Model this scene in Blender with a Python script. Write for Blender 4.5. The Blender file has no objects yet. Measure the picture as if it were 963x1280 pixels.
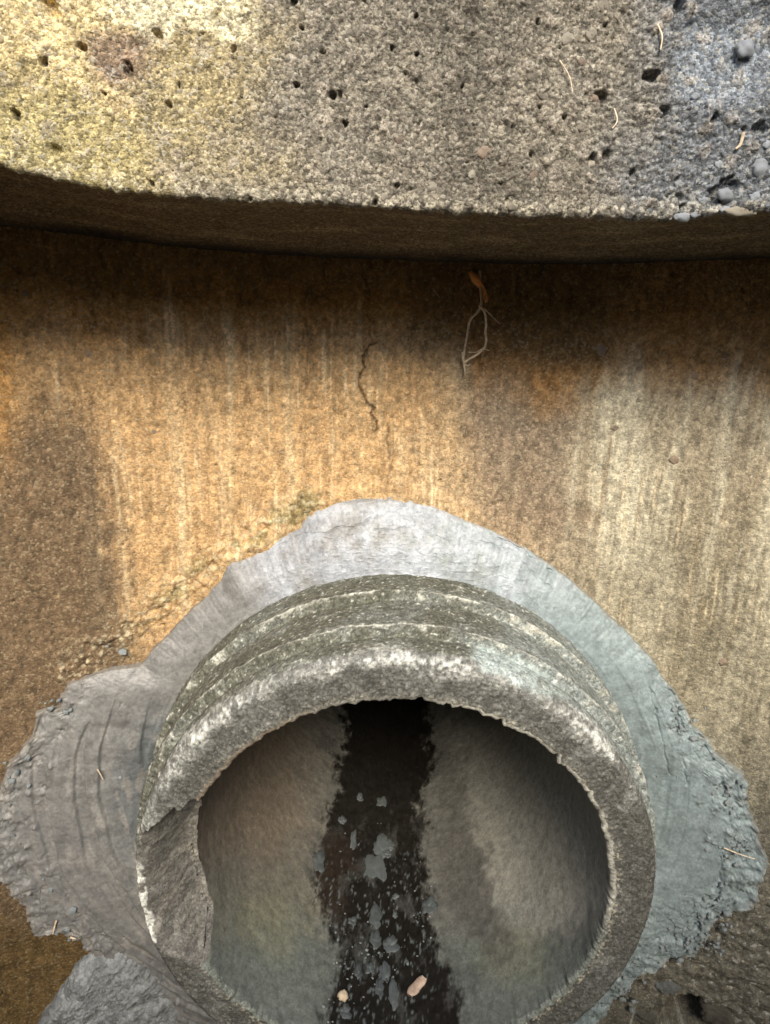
import bpy, math, random
import numpy as np
from mathutils import Matrix, Vector

random.seed(7)
rng = np.random.default_rng(7)
S = bpy.context.scene
COL = S.collection

# ------------------------------------------------------------------ camera
TH, RO, F = math.radians(15.8), math.radians(1.2), 880.0      # pitch down, roll, focal length in photo pixels
cT, sT, cR, sR = math.cos(TH), math.sin(TH), math.cos(RO), math.sin(RO)
RIGHT = np.array([cR, sR * sT, sR * cT])
UP = np.array([-sR, cR * sT, cR * cT])
FWD = np.array([0, cT, -sT])
cam = bpy.data.objects.new('camera', bpy.data.cameras.new('camera'))
COL.objects.link(cam)
cam.matrix_world = Matrix(((RIGHT[0], UP[0], -FWD[0], 0), (RIGHT[1], UP[1], -FWD[1], 0),
                           (RIGHT[2], UP[2], -FWD[2], 0), (0, 0, 0, 1)))
cam.data.sensor_fit = 'HORIZONTAL'
cam.data.sensor_width = 36
cam.data.lens = 36 * F / 963
cam.data.clip_start = 0.01
cam.data.clip_end = 200
S.camera = cam

# ------------------------------------------------------------------ light
SUN_EL, SUN_AZ = math.radians(37.5), math.radians(5)   # azimuth: to the right of straight behind the camera
w = bpy.data.worlds.new('World'); S.world = w; w.use_nodes = True
nt = w.node_tree
sky = nt.nodes.new('ShaderNodeTexSky'); sky.sky_type = 'NISHITA'; sky.sun_disc = False
sky.sun_elevation = SUN_EL; sky.sun_rotation = math.pi - SUN_AZ
bg = nt.nodes['Background']; bg.inputs['Strength'].default_value = 0.09
nt.links.new(sky.outputs[0], bg.inputs[0])
sd = bpy.data.lights.new('sun', 'SUN'); sd.energy = 1.5; sd.angle = math.radians(22); sd.color = (1.0, 0.9, 0.74)
sun = bpy.data.objects.new('sun', sd); COL.objects.link(sun)
to_sun = Vector((math.cos(SUN_EL) * math.sin(SUN_AZ), -math.cos(SUN_EL) * math.cos(SUN_AZ), math.sin(SUN_EL)))
sun.rotation_euler = to_sun.to_track_quat('Z', 'Y').to_euler()
S.view_settings.view_transform = 'Standard'; S.view_settings.look = 'None'
S.view_settings.gamma = 1; S.view_settings.use_curve_mapping = False
S.view_settings.exposure = 1.88

# ------------------------------------------------------------------ numpy noise
def _h(ix, iy, iz, seed):
    n = (ix.astype(np.uint32) * np.uint32(374761393) + iy.astype(np.uint32) * np.uint32(668265263)
         + iz.astype(np.uint32) * np.uint32(2147483647) + np.uint32(seed * 1274126177 % 4294967296))
    n = (n ^ (n >> np.uint32(13))) * np.uint32(1274126177)
    n = (n ^ (n >> np.uint32(16))) * np.uint32(2246822519)
    return n ^ (n >> np.uint32(15))
def hf(ix, iy, seed):
    return (_h(ix, iy, ix * 0, seed) & np.uint32(0xffffff)).astype(np.float32) / 16777216.0
ANG = np.linspace(0, 2 * np.pi, 64, endpoint=False)
GX, GY = np.cos(ANG).astype(np.float32), np.sin(ANG).astype(np.float32)
def noise(x, y, seed=0):
    """2-D gradient noise, about -0.7..0.7"""
    x = np.asarray(x, np.float32); y = np.asarray(y, np.float32)
    fx, fy = np.floor(x), np.floor(y)
    ix, iy = fx.astype(np.int64), fy.astype(np.int64)
    dx, dy = x - fx, y - fy
    ux = dx * dx * dx * (dx * (dx * 6 - 15) + 10); uy = dy * dy * dy * (dy * (dy * 6 - 15) + 10)
    def g(a, b):
        k = (_h(ix + a, iy + b, ix * 0, seed) & np.uint32(63)).astype(np.int64)
        return GX[k] * (dx - a) + GY[k] * (dy - b)
    a = g(0, 0); b = g(1, 0); c = g(0, 1); d = g(1, 1)
    return (a + ux * (b - a)) * (1 - uy) + (c + ux * (d - c)) * uy
def fbm(x, y, seed=0, oct=4, gain=0.5):
    t = 0; a = 1.0
    for k in range(oct):
        t = t + a * noise(x * 2.03 ** k, y * 2.03 ** k, seed + k * 17); a *= gain
    return t
def worley(x, y, seed=0):
    """F1 distance, F2-F1, random of the cell"""
    x = np.asarray(x, np.float32); y = np.asarray(y, np.float32)
    fx, fy = np.floor(x), np.floor(y); ix, iy = fx.astype(np.int64), fy.astype(np.int64)
    f1 = np.full(x.shape, 9, np.float32); f2 = f1.copy(); rid = np.zeros(x.shape, np.float32)
    for a in (-1, 0, 1):
        for b in (-1, 0, 1):
            px = fx + a + hf(ix + a, iy + b, seed); py = fy + b + hf(ix + a, iy + b, seed + 101)
            d = np.hypot(px - x, py - y); m = d < f1
            f2 = np.where(m, f1, np.minimum(f2, d))
            rid = np.where(m, hf(ix + a, iy + b, seed + 57), rid)
            f1 = np.where(m, d, f1)
    return f1, f2 - f1, rid
def sst(a, b, x):
    t = np.clip((x - a) / (b - a), 0, 1); return t * t * (3 - 2 * t)
def mix(a, b, t):
    return a + (np.asarray(b, np.float32) - a) * t[..., None]
def polydist(x, z, pts):
    d = np.full(x.shape, 9.0, np.float32)
    for (ax, az), (bx, bz) in zip(pts[:-1], pts[1:]):
        vx, vz = bx - ax, bz - az
        t = np.clip(((x - ax) * vx + (z - az) * vz) / (vx * vx + vz * vz + 1e-12), 0, 1)
        d = np.minimum(d, np.hypot(x - ax - t * vx, z - az - t * vz))
    return d
def pits(x, y, cell, prob, rmin, rmax, seed):
    """round holes: 0..1 depth mask; sizes in metres"""
    wx, wy = x + 0.0015 * noise(x * 300, y * 300, seed + 3), y + 0.0015 * noise(x * 300, y * 300, seed + 4)
    f1, _, r = worley(wx / cell, wy / cell, seed)
    rad = (rmin + (rmax - rmin) * (r / prob) ** 2) / cell
    return np.where(r < prob, sst(1.0, 0.55, f1 / rad), 0.0)

# ------------------------------------------------------------------ survey: photo sight lines met with real surfaces
def ray(px, py):
    u, v = (px - 481.5) / F, -(py - 640) / F
    return RIGHT * u + UP * v + FWD
def proj(x, y, z):
    """where a point of a surface shows in the photograph (to lay measured stains and painted light)"""
    X = x * RIGHT[0] + y * RIGHT[1] + z * RIGHT[2]; Y = x * UP[0] + y * UP[1] + z * UP[2]
    W = np.maximum(y * FWD[1] + z * FWD[2], 0.05)
    return 481.5 + F * X / W, 640 - F * Y / W
RW, RL = 1.15, 0.80
def wall_y(x):
    return 0.69 - RW + np.sqrt(np.maximum(RW * RW - (x - 0.02) ** 2, 0.01))
def lip_y(x):
    return 0.50 - RL + np.sqrt(np.maximum(RL * RL - (x - 0.03) ** 2, 0.01))
def hit(px, py, yf):
    d = ray(px, py); t = 0.6
    for _ in range(40): t = float(yf(d[0] * t)) / d[1]
    return d * t
PX0, PZ0, PY0 = 0.0166, -0.507, 0.522      # pipe axis and face
R_OUT, R_IN = 0.2375, 0.196
def hit_bore(px, py, r=R_IN):
    d = ray(px, py); a = d[0] ** 2 + d[2] ** 2; b = -2 * (d[0] * PX0 + d[2] * PZ0); c = PX0 ** 2 + PZ0 ** 2 - r * r
    t = (-b + math.sqrt(max(b * b - 4 * a * c, 0))) / (2 * a); return d * t

LIP = [(-60, 188), (0, 208), (50, 221), (100, 232), (150, 240), (200, 245), (300, 251), (400, 255), (500, 262), (600, 268), (700, 272), (800, 275), (850, 273), (963, 264), (1030, 260)]
JOINT = [(-60, 278), (0, 288), (100, 300), (200, 312), (300, 320), (400, 327), (500, 331), (600, 334), (700, 335), (800, 333), (963, 328), (1030, 325)]
lipP = np.array([hit(a, b, lip_y) for a, b in LIP]); jntP = np.array([hit(a, b, wall_y) for a, b in JOINT])
def lip_z(x): return np.interp(x, lipP[:, 0], lipP[:, 2])
def jnt_z(x): return np.interp(x, jntP[:, 0], jntP[:, 2])
def wline(pts): return [(p[0], p[2]) for p in (hit(a, b, wall_y) for a, b in pts)]

# ------------------------------------------------------------------ building helpers
def tag(o, label=None, cat=None, group=None, kind=None):
    for k, v in (('label', label), ('category', cat), ('group', group), ('kind', kind)):
        if v: o[k] = v
    return o
def empty(name, loc, **k):
    o = bpy.data.objects.new(name, None); COL.objects.link(o); o.location = loc; o.empty_display_size = 0.02
    return tag(o, **k)
def link(name, me, mat, parent=None):
    o = bpy.data.objects.new(name, me); COL.objects.link(o)
    if mat and not me.materials: me.materials.append(mat)
    if parent is not None:
        o.parent = parent; o.matrix_parent_inverse = Matrix.Translation(parent.location).inverted()
    return o
def mesh_np(name, V, Q, cols=None, smooth=True, extra=None):
    me = bpy.data.meshes.new(name); V = np.ascontiguousarray(V, np.float32); Q = np.ascontiguousarray(Q, np.int32)
    n = Q.shape[1]
    me.vertices.add(len(V)); me.vertices.foreach_set('co', V.ravel())
    me.loops.add(Q.size); me.loops.foreach_set('vertex_index', Q.ravel())
    me.polygons.add(len(Q)); me.polygons.foreach_set('loop_start', np.arange(0, Q.size, n, dtype=np.int32))
    me.polygons.foreach_set('loop_total', np.full(len(Q), n, np.int32))
    me.update(calc_edges=True)
    me.polygons.foreach_set('use_smooth', np.full(len(Q), smooth, bool))
    if cols is not None:
        a = me.attributes.new('tone', 'FLOAT_COLOR', 'POINT')
        c = np.ones((len(V), 4), np.float32); c[:, :3] = np.clip(cols.reshape(-1, 3), 0, 1); a.data.foreach_set('color', c.ravel())
    for k, v in (extra or {}).items():
        a = me.attributes.new(k, 'FLOAT', 'POINT'); a.data.foreach_set('value', np.ascontiguousarray(v, np.float32).ravel())
    return me
def grid_faces(nu, nv, wrap=False, mask=None, flip=False):
    i = np.arange(nu if wrap else nu - 1)[:, None]; j = np.arange(nv - 1)[None, :]
    i2 = (i + 1) % nu
    q = np.stack([i * nv + j, i2 * nv + j, i2 * nv + j + 1, i * nv + j + 1], -1).reshape(-1, 4)
    if flip: q = q[:, ::-1]
    if mask is not None: q = q[mask.reshape(-1)[q].all(1)]
    return q
def compact(V, Q, *arrs):
    used = np.zeros(len(V), bool); used[Q.ravel()] = True
    idx = np.cumsum(used) - 1
    return (V[used], idx[Q]) + tuple(a[used] for a in arrs)
def axis(lo, hi, dlo, dhi, step, coarse):
    """dense between dlo and dhi, coarse outside"""
    return np.concatenate([np.arange(lo, dlo, coarse), np.arange(dlo, dhi, step), np.arange(dhi, hi + coarse, coarse)])

# ------------------------------------------------------------------ materials
def concrete(name, grain=900, bump=0.5, rough=0.85, speck=0.35, pale=(0.6, 0.56, 0.46), pale_amt=0.25, wet=False, depth=0.0012, spec=0.35):
    m = bpy.data.materials.new(name); m.use_nodes = True
    n, l = m.node_tree.nodes, m.node_tree.links
    b = n['Principled BSDF']; b.inputs['Specular IOR Level'].default_value = spec
    at = n.new('ShaderNodeAttribute'); at.attribute_name = 'tone'
    tc = n.new('ShaderNodeTexCoord')
    n1 = n.new('ShaderNodeTexNoise'); n1.inputs['Scale'].default_value = grain; n1.inputs['Detail'].default_value = 4; n1.inputs['Roughness'].default_value = 0.65
    n2 = n.new('ShaderNodeTexNoise'); n2.inputs['Scale'].default_value = grain * 0.13; n2.inputs['Detail'].default_value = 5; n2.inputs['Roughness'].default_value = 0.6
    v = n.new('ShaderNodeTexVoronoi'); v.inputs['Scale'].default_value = grain * 0.6
    for t in (n1, n2, v): l.new(tc.outputs['Object'], t.inputs['Vector'])
    r1 = n.new('ShaderNodeMapRange'); r1.inputs[1].default_value = 0.33; r1.inputs[2].default_value = 0.67
    r1.inputs[3].default_value = 1 - speck; r1.inputs[4].default_value = 1 + speck
    l.new(n1.outputs['Fac'], r1.inputs[0])
    r2 = n.new('ShaderNodeMapRange'); r2.inputs[1].default_value = 0.3; r2.inputs[2].default_value = 0.7; r2.inputs[3].default_value = 0.75; r2.inputs[4].default_value = 1.25
    l.new(n2.outputs['Fac'], r2.inputs[0])
    mu0 = n.new('ShaderNodeMath'); mu0.operation = 'MULTIPLY'; l.new(r1.outputs[0], mu0.inputs[0]); l.new(r2.outputs[0], mu0.inputs[1])
    sp = n.new('ShaderNodeSeparateColor'); l.new(v.outputs['Color'], sp.inputs[0])
    r4 = n.new('ShaderNodeMapRange'); r4.inputs[3].default_value = 1 - speck * 1.25; r4.inputs[4].default_value = 1 + speck * 1.25; l.new(sp.outputs[1], r4.inputs[0])
    mu = n.new('ShaderNodeMath'); mu.operation = 'MULTIPLY'; l.new(mu0.outputs[0], mu.inputs[0]); l.new(r4.outputs[0], mu.inputs[1])
    vm = n.new('ShaderNodeVectorMath'); vm.operation = 'SCALE'; l.new(at.outputs['Color'], vm.inputs[0]); l.new(mu.outputs[0], vm.inputs['Scale'])
    # single pale and dark sand grains, by cell
    r3 = n.new('ShaderNodeMapRange'); r3.inputs[1].default_value = 0.86; r3.inputs[2].default_value = 0.9; r3.inputs[3].default_value = 0; r3.inputs[4].default_value = pale_amt
    l.new(sp.outputs[0], r3.inputs[0])
    mx = n.new('ShaderNodeMix'); mx.data_type = 'RGBA'; mx.inputs['B'].default_value = (*pale, 1)
    lum = n.new('ShaderNodeMath'); lum.operation = 'MULTIPLY'; lum.use_clamp = True; lum.inputs[1].default_value = 4.0
    sc_ = n.new('ShaderNodeSeparateColor'); l.new(at.outputs['Color'], sc_.inputs[0]); l.new(sc_.outputs[0], lum.inputs[0])
    pf = n.new('ShaderNodeMath'); pf.operation = 'MULTIPLY'; l.new(lum.outputs[0], pf.inputs[0]); l.new(r3.outputs[0], pf.inputs[1])
    l.new(pf.outputs[0], mx.inputs['Factor']); l.new(vm.outputs[0], mx.inputs['A'])
    l.new(mx.outputs['Result'], b.inputs['Base Color'])
    # relief
    ad = n.new('ShaderNodeMath'); ad.operation = 'MULTIPLY_ADD'; ad.inputs[1].default_value = -0.5
    l.new(v.outputs['Distance'], ad.inputs[0]); l.new(n1.outputs['Fac'], ad.inputs[2])
    bp = n.new('ShaderNodeBump'); bp.inputs['Strength'].default_value = bump; bp.inputs['Distance'].default_value = depth
    l.new(ad.outputs[0], bp.inputs['Height']); l.new(bp.outputs[0], b.inputs['Normal'])
    if wet:
        aw = n.new('ShaderNodeAttribute'); aw.attribute_name = 'wet'
        rr = n.new('ShaderNodeMapRange'); rr.inputs[3].default_value = rough; rr.inputs[4].default_value = 0.32
        l.new(aw.outputs['Fac'], rr.inputs[0]); l.new(rr.outputs[0], b.inputs['Roughness'])
    else:
        b.inputs['Roughness'].default_value = rough
    return m
def plain(name, col, rough=0.8, scale=300, amt=0.3, bump=0.3, depth=0.0006, spec=0.4):
    m = bpy.data.materials.new(name); m.use_nodes = True
    n, l = m.node_tree.nodes, m.node_tree.links; b = n['Principled BSDF']
    b.inputs['Roughness'].default_value = rough; b.inputs['Specular IOR Level'].default_value = spec
    tc = n.new('ShaderNodeTexCoord'); oi = n.new('ShaderNodeObjectInfo')
    n1 = n.new('ShaderNodeTexNoise'); n1.inputs['Scale'].default_value = scale; n1.inputs['Detail'].default_value = 5
    l.new(tc.outputs['Object'], n1.inputs['Vector'])
    r = n.new('ShaderNodeMapRange'); r.inputs[1].default_value = 0.3; r.inputs[2].default_value = 0.7; r.inputs[3].default_value = 1 - amt; r.inputs[4].default_value = 1 + amt
    l.new(n1.outputs['Fac'], r.inputs[0])
    r2 = n.new('ShaderNodeMapRange'); r2.inputs[3].default_value = 0.75; r2.inputs[4].default_value = 1.25; l.new(oi.outputs['Random'], r2.inputs[0])
    mu = n.new('ShaderNodeMath'); mu.operation = 'MULTIPLY'; l.new(r.outputs[0], mu.inputs[0]); l.new(r2.outputs[0], mu.inputs[1])
    vm = n.new('ShaderNodeVectorMath'); vm.operation = 'SCALE'; vm.inputs[0].default_value = col; l.new(mu.outputs[0], vm.inputs['Scale'])
    l.new(vm.outputs[0], b.inputs['Base Color'])
    bp = n.new('ShaderNodeBump'); bp.inputs['Strength'].default_value = bump; bp.inputs['Distance'].default_value = depth
    l.new(n1.outputs['Fac'], bp.inputs['Height']); l.new(bp.outputs[0], b.inputs['Normal'])
    return m
M_RING = concrete('ring_concrete', grain=950, bump=0.9, speck=0.4, pale=(0.62, 0.58, 0.46), pale_amt=0.45, depth=0.0016)
M_WALL = concrete('wall_concrete', grain=850, bump=0.9, speck=0.2, pale=(0.58, 0.5, 0.33), pale_amt=0.35, depth=0.0014)
M_PIPE = concrete('pipe_concrete', grain=950, bump=0.55, speck=0.26, pale=(0.5, 0.5, 0.44), pale_amt=0.3, depth=0.0011)
M_BORE = concrete('bore_concrete', grain=800, bump=0.2, rough=0.8, speck=0.12, pale=(0.4, 0.4, 0.36), pale_amt=0.1, wet=True, depth=0.0008)
M_MORT = concrete('grey_mortar', grain=550, bump=0.42, rough=0.45, speck=0.11, pale=(0.4, 0.42, 0.42), pale_amt=0.06, depth=0.0007, spec=0.5)

M_LUMP = concrete('lump_mortar', grain=450, bump=0.8, rough=0.75, speck=0.22, pale=(0.4, 0.42, 0.42), pale_amt=0.25, depth=0.0014)

# ------------------------------------------------------------------ ground (structure), below the frame
xs = np.linspace(-6, 6, 121); ys = np.linspace(-6, 6, 121)
X, Y = np.meshgrid(xs, ys, indexing='ij')
Z = -0.95 + 0.02 * fbm(X * 2, Y * 2, 5)
gm = mesh_np('ground', np.stack([X, Y, Z], -1).reshape(-1, 3), grid_faces(121, 121))
tag(link('ground', gm, plain('soil', (0.09, 0.07, 0.05), 0.95, 12, 0.4, 0.8, 0.02)), kind='structure')

# ------------------------------------------------------------------ upper concrete ring
ring = empty('concrete_ring', (0.03, 0.5, 0.06), label='rough pitted concrete ring overhanging along the top with exposed aggregate', cat='concrete ring')
def ring_body():
    xs = axis(-0.70, 0.74, -0.33, 0.34, 0.0009, 0.004); nx = len(xs)
    # rows down the face (0..1 front), rounded arris, soffit
    front = np.concatenate([np.linspace(0.45, 0.20, 20)[:-1], np.arange(0.20, 0.006, -0.00085)])
    rows = [('f', h) for h in front] + [('r', a) for a in np.linspace(0, 90, 7)[1:-1]] + [('s', t) for t in np.concatenate([np.linspace(0.0, 0.3, 30), np.linspace(0.32, 1, 40)])]
    zl, yl, zj, yj = lip_z(xs), lip_y(xs), jnt_z(xs), wall_y(xs)
    rag = 0.0022 * fbm(xs * 60, xs * 0, 41) + 0.0014 * noise(xs * 260, xs * 0, 43)
    zl = zl + rag
    V = np.zeros((nx, len(rows) + 1, 3)); sf = np.zeros((nx, len(rows) + 1)); rr = 0.005
    V[:, 0] = np.stack([xs, yl + 0.4, xs * 0 + 0.45], -1)
    for j, (k, p) in enumerate(rows, 1):
        if k == 'f': V[:, j] = np.stack([xs, yl, zl + p], -1)
        elif k == 'r':
            a = math.radians(p); V[:, j] = np.stack([xs, yl + rr * (1 - math.cos(a)), zl + rr * (1 - math.sin(a))], -1); sf[:, j] = math.sin(a) * 0.4
        else:
            y0 = yl + rr; bow = 0.010 * math.sin(math.pi * p)
            V[:, j] = np.stack([xs, y0 + (yj + 0.03 - y0) * p, zl + (zj - zl) * p + bow * (1 - p)], -1); sf[:, j] = 1
    x, y, z = V[..., 0], V[..., 1], V[..., 2]
    c = z - lip_z(x) + 0 * y; s = np.where(sf > 0.9, -(y - lip_y(x)), c)     # developed height
    front_w = 1 - sst(0.2, 0.9, sf)
    right = sst(0.11, 0.20, x + .25 * (0.13 - s) * 0 + 0.03 * fbm(x * 20, s * 20, 3))
    f1, e, rid = worley(x / 0.0027 + 0.3 * noise(x * 300, s * 300, 8), s / 0.0027, 1)
    g1, e2, rid2 = worley(x / 0.0105, s / 0.0105 + 0.4 * noise(x * 150, s * 150, 9), 2)
    big = (rid2 > 0.72)
    h = 0.0016 * fbm(x * 22, s * 22, 11) + 0.0009 * fbm(x * 160, s * 160, 12)
    coarse = sst(-0.10, 0.05, x + 0.08 * fbm(x * 9, s * 9, 14))
    smoothed = sst(0.15, 0.35, fbm(x * 12 + 3, s * 12, 71) + 0.5 * sst(-0.1, -0.22, x) * sst(0.05, 0.1, s) - 0.12)
    ga = (0.0005 + 0.0005 * coarse + 0.0006 * right) * (1 - 0.75 * smoothed)
    h += 1.25 * ga * (1 - 1.6 * np.minimum(f1, 0.8)) * (0.35 + 1.1 * rid) + 0.0007 * (1 - .6 * smoothed) * fbm(x * 420, s * 420, 13, 3)
    h += np.where(big, 1, 0) * (0.0014 * (0.4 + coarse)) * sst(0.55, 0.2, g1)
    p = pits(x, s, 0.021, 0.33, 0.0008, 0.0036, 21) * (0.5 + 0.5 * (1 - right))
    p2 = pits(x + 0.5, s, 0.009, 0.18, 0.0005, 0.0015, 22)
    h -= 0.0055 * p + 0.0024 * p2
    for (a, b, r, dpt) in [(62, 8, 0.0075, .008), (101, 57, 0.0036, .006), (198, 43, 0.0042, .006), (292, 61, 0.0026, .005), (272, 18, 0.004, .003), (210, 130, .003, .005),
                           (815, 95, 0.0058, .009), (752, 121, 0.0052, .006), (832, 138, 0.004, .007), (741, 199, 0.0042, .007), (893, 149, 0.004, .006), (790, 216, .003, .005),
                           (905, 240, 0.012, .007), (848, 8, .005, .006), (665, 193, .003, .005), (425, 117, .0028, .005), (404, 64, .0024, .005), (160, 80, .003, .004), (68, 187, .005, .005), (950, 160, .006, .006)]:
        q = hit(a, b, lip_y); ang = rng.uniform(0, 3.1); dx, dz = x - q[0], z - q[2]
        u, v_ = dx * math.cos(ang) + dz * math.sin(ang), (-dx * math.sin(ang) + dz * math.cos(ang)) * 1.5
        h -= dpt * sst(1.0, 0.5, (np.hypot(u, v_) / r + 0.35 * noise(x * 350, s * 350, 31))) * front_w
    # smooth blue-grey cement smear at the right edge
    q = hit(915, 75, lip_y); sm = sst(1.15, 0.6, np.hypot((x - q[0]) / 0.035, (z - q[2]) / 0.026) + 0.3 * fbm(x * 60, s * 60, 33)) * front_w
    h = h * (1 - 0.55 * sm) - 0.004 * sm
    soft = 0.0010 * fbm(x * 30, s * 60, 51) + 0.0004 * fbm(x * 200, s * 200, 52)
    h = h * front_w + soft * (1 - front_w)
    V[..., 1] -= h * front_w
    V[..., 2] -= h * (1 - front_w)
    # ---- colour; the pits carry painted shade
    px, py = proj(x, y, z); wn = fbm(x * 14, s * 14, 61); wn2 = fbm(x * 45, s * 45, 62)
    C = np.zeros(V.shape, np.float32) + np.array([0.205, 0.18, 0.138], np.float32)
    C = mix(C, (0.42, 0.335, 0.165), sst(420, 80, px + 160 * wn))
    C = mix(C, (0.42, 0.355, 0.165), sst(260, 60, px + 90 * wn) * sst(90, 170, py + 60 * wn) * .8)
    C = mix(C, (0.66, 0.52, 0.27), 0.85 * sst(0.05, 0.4, wn2 * .5 + wn * .7 + 1.2 * np.maximum(sst(230, 90, px) * sst(130, 20, py), sst(34, 12, np.abs((px - 60) * .72 - (py - 62)) ) * sst(200, 130, px)) - 0.55))
    C = mix(C, (0.70, 0.62, 0.40), sst(44, 22, py + 45 * wn2 + 20 * wn) * sst(120, 150, px) * sst(340, 290, px) * .9)
    C = mix(C, (0.20, 0.13, 0.10), 0.75 * sst(1.1, 0.4, np.hypot((px - 145) / 55, (py - 75) / 75) + 0.9 * wn))
    C = mix(C, (0.145, 0.158, 0.172), right * 0.95)
    C = mix(C, (0.22, 0.245, 0.27), sm * 0.8)
    dk = sst(0.0, 0.5, fbm(x * 7, s * 7, 66) + 0.3 * (rid - .5)) * 0.35
    C *= (1 - dk)[..., None]
    C *= (0.66 + 0.68 * rid)[..., None]                                       # each grain of sand its own tone
    C = mix(C, (0.40, 0.34, 0.27), np.where(big, 1, 0) * sst(0.5, 0.3, g1) * 0.5 * (rid2 * 7 % 1))
    C = mix(C, (0.55, 0.50, 0.38), .55 * sst(.016, .002, s + .004 * wn2) * (rid > .45) * (1 - .3 * right))
    C = mix(C, (0.05, 0.045, 0.035), .6 * p)  # shade inside the pits, put into the colour
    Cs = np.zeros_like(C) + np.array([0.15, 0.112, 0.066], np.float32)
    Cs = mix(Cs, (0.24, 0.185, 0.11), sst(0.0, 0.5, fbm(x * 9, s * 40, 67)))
    Cs = mix(Cs, (0.035, 0.028, 0.02), sst(0.78, 1.0, (y - lip_y(x)) / (wall_y(x) - lip_y(x)) + 0.1 * wn))  # underside nearly black towards the wall joint
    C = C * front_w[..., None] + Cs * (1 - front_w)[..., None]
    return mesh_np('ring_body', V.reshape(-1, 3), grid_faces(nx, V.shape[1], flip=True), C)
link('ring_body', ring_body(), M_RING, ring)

# ------------------------------------------------------------------ chamber wall
wall = empty('chamber_wall', (0.02, 0.69, -0.95), label='stained tan concrete chamber wall with rusty streaks behind the grey mortar collar', cat='wall')
CRACKS = [([(472, 428), (461, 433), (459, 441), (453, 446), (454, 462), (449, 470), (450, 486), (454, 492), (459, 503), (467, 510), (464, 518), (469, 528), (470, 542)], 0.0011, .004),
          ([(383, 400), (386, 420), (383, 450), (384, 485)], 0.0010, .0018), ([(484, 530), (486, 560), (487, 588)], 0.0011, .002),
          ([(455, 340), (462, 365), (459, 385), (463, 410), (466, 432)], 0.0011, .0018), ([(105, 830), (122, 808), (150, 796), (172, 770), (205, 755), (222, 730), (250, 716), (285, 680)], 0.0011, .0018),
          ([(175, 795), (215, 765), (262, 725)], 0.0009, .0015), ([(558, 470), (553, 520), (551, 560)], 0.0007, .0012)]
def wall_body():
    xs = axis(-0.85, 0.9, -0.46, 0.50, 0.0015, 0.005); zs = axis(-0.96, 0.30, -0.79, 0.085, 0.0015, 0.02)[::-1]
    X, Z = np.meshgrid(xs, zs, indexing='ij'); Y = wall_y(X)
    px, py = proj(X, Y, Z)
    big = fbm(X * 9, Z * 9, 101); med = fbm(X * 45, Z * 45, 102)
    Xw = X + .004 * noise(X * 25, Z * 9, 130) + .0012 * noise(X * 90, Z * 60, 131)
    runs = sst(-.25, .35, fbm(X * 16, Z * 7, 132))                                # drips begin and end in places
    st1 = fbm(Xw * 230, Z * 11, 103, 3) * (.25 + runs); st2 = .6 * fbm(Xw * 62, Z * 4, 104, 4) * (.4 + .9 * runs) + .5 * noise(Xw * 21, Z * 3, 133)
    f1, e, rid = worley(X / 0.0034, Z / 0.0040, 105)
    h = 0.0022 * fbm(X * 12, Z * 12, 106) + 0.0007 * med
    h += 0.00075 * st1 * sst(-0.62, -0.1, Z) + 0.0006 * fbm(X * 280, Z * 200, 107)
    h += 0.0007 * (1 - 1.5 * np.minimum(f1, .8)) * (0.3 + 1.1 * rid)
    p = pits(X, Z, 0.03, 0.30, 0.0007, 0.0026, 108); p2 = pits(X + .3, Z, 0.010, 0.12, 0.0005, 0.0014, 109)
    h -= 0.0035 * p + 0.0014 * p2
    wx, wz = X + 0.0012 * noise(X * 220, Z * 220, 110) + .003 * noise(X * 70, Z * 70, 136) + .0011 * noise(X * 430, Z * 430, 140), Z + 0.0012 * noise(X * 220, Z * 220, 111) + .003 * noise(X * 70, Z * 70, 137)
    for pts, wd, dp in CRACKS:
        h -= dp * sst(1.4, 0.3, polydist(wx, wz, wline(pts)) / wd)
    d2 = polydist(wx, wz, wline([(262, 735), (276, 722), (284, 700), (330, 684), (372, 655), (396, 632), (430, 622), (480, 616), (530, 625), (580, 645), (640, 672), (700, 712), (760, 765), (808, 812), (835, 850), (868, 905)]))
    h += (0.0045 + .002 * med) * sst(.020, .004, d2) * (1 - .6 * sst(560, 700, px))      # lip of the broken opening
    crk_ = np.zeros_like(h)
    for pts, wd, dp in CRACKS:
        crk_ = np.maximum(crk_, min(1, dp * 330) * sst(1.5, .5, polydist(wx, wz, wline(pts)) / (wd * (.45 + 1.3 * np.clip(.4 + fbm(X * 70, Z * 70, 135), 0, 1)))))
    # crumbled, proud edge along the mortar on the left
    d = polydist(wx, wz, wline([(95, 838), (150, 790), (210, 745), (270, 700), (330, 662), (390, 625)]))
    crumb = sst(0.03, 0.0, d + 0.008 * med)
    h += crumb * (0.003 + 0.005 * fbm(X * 110, Z * 110, 112))
    # broken hole low on the right and the worn hollow low on the left
    q = hit(862, 1272, wall_y); hol = sst(1.2, 0.5, np.hypot((X - q[0]) / 0.026, (Z - q[2]) / 0.026) + 0.4 * fbm(X * 40, Z * 40, 113))
    h -= 0.055 * hol
    rough_r = sst(700, 900, px) * sst(1080, 1180, py); h += rough_r * (0.005 * fbm(X * 70, Z * 70, 114) + .0022 * fbm(X * 230, Z * 230, 115, 2))
    h -= 0.012 * sst(1.1, 0.3, np.hypot((px - 40) / 90, (py - 1235) / 90))
    # ---- colours: stains, mineral tones, dark patches, shade painted in the hole
    C = np.zeros(X.shape + (3,), np.float32) + np.array([0.53, 0.34, 0.165], np.float32)
    n1 = 90 * big + 40 * med + 30 * st2
    C = mix(C, (0.36, 0.305, 0.215), sst(470, 760, px + n1))
    C = mix(C, (0.215, 0.19, 0.13), .9 * sst(640, 860, px + n1) * sst(560, 760, py + n1))
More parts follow.
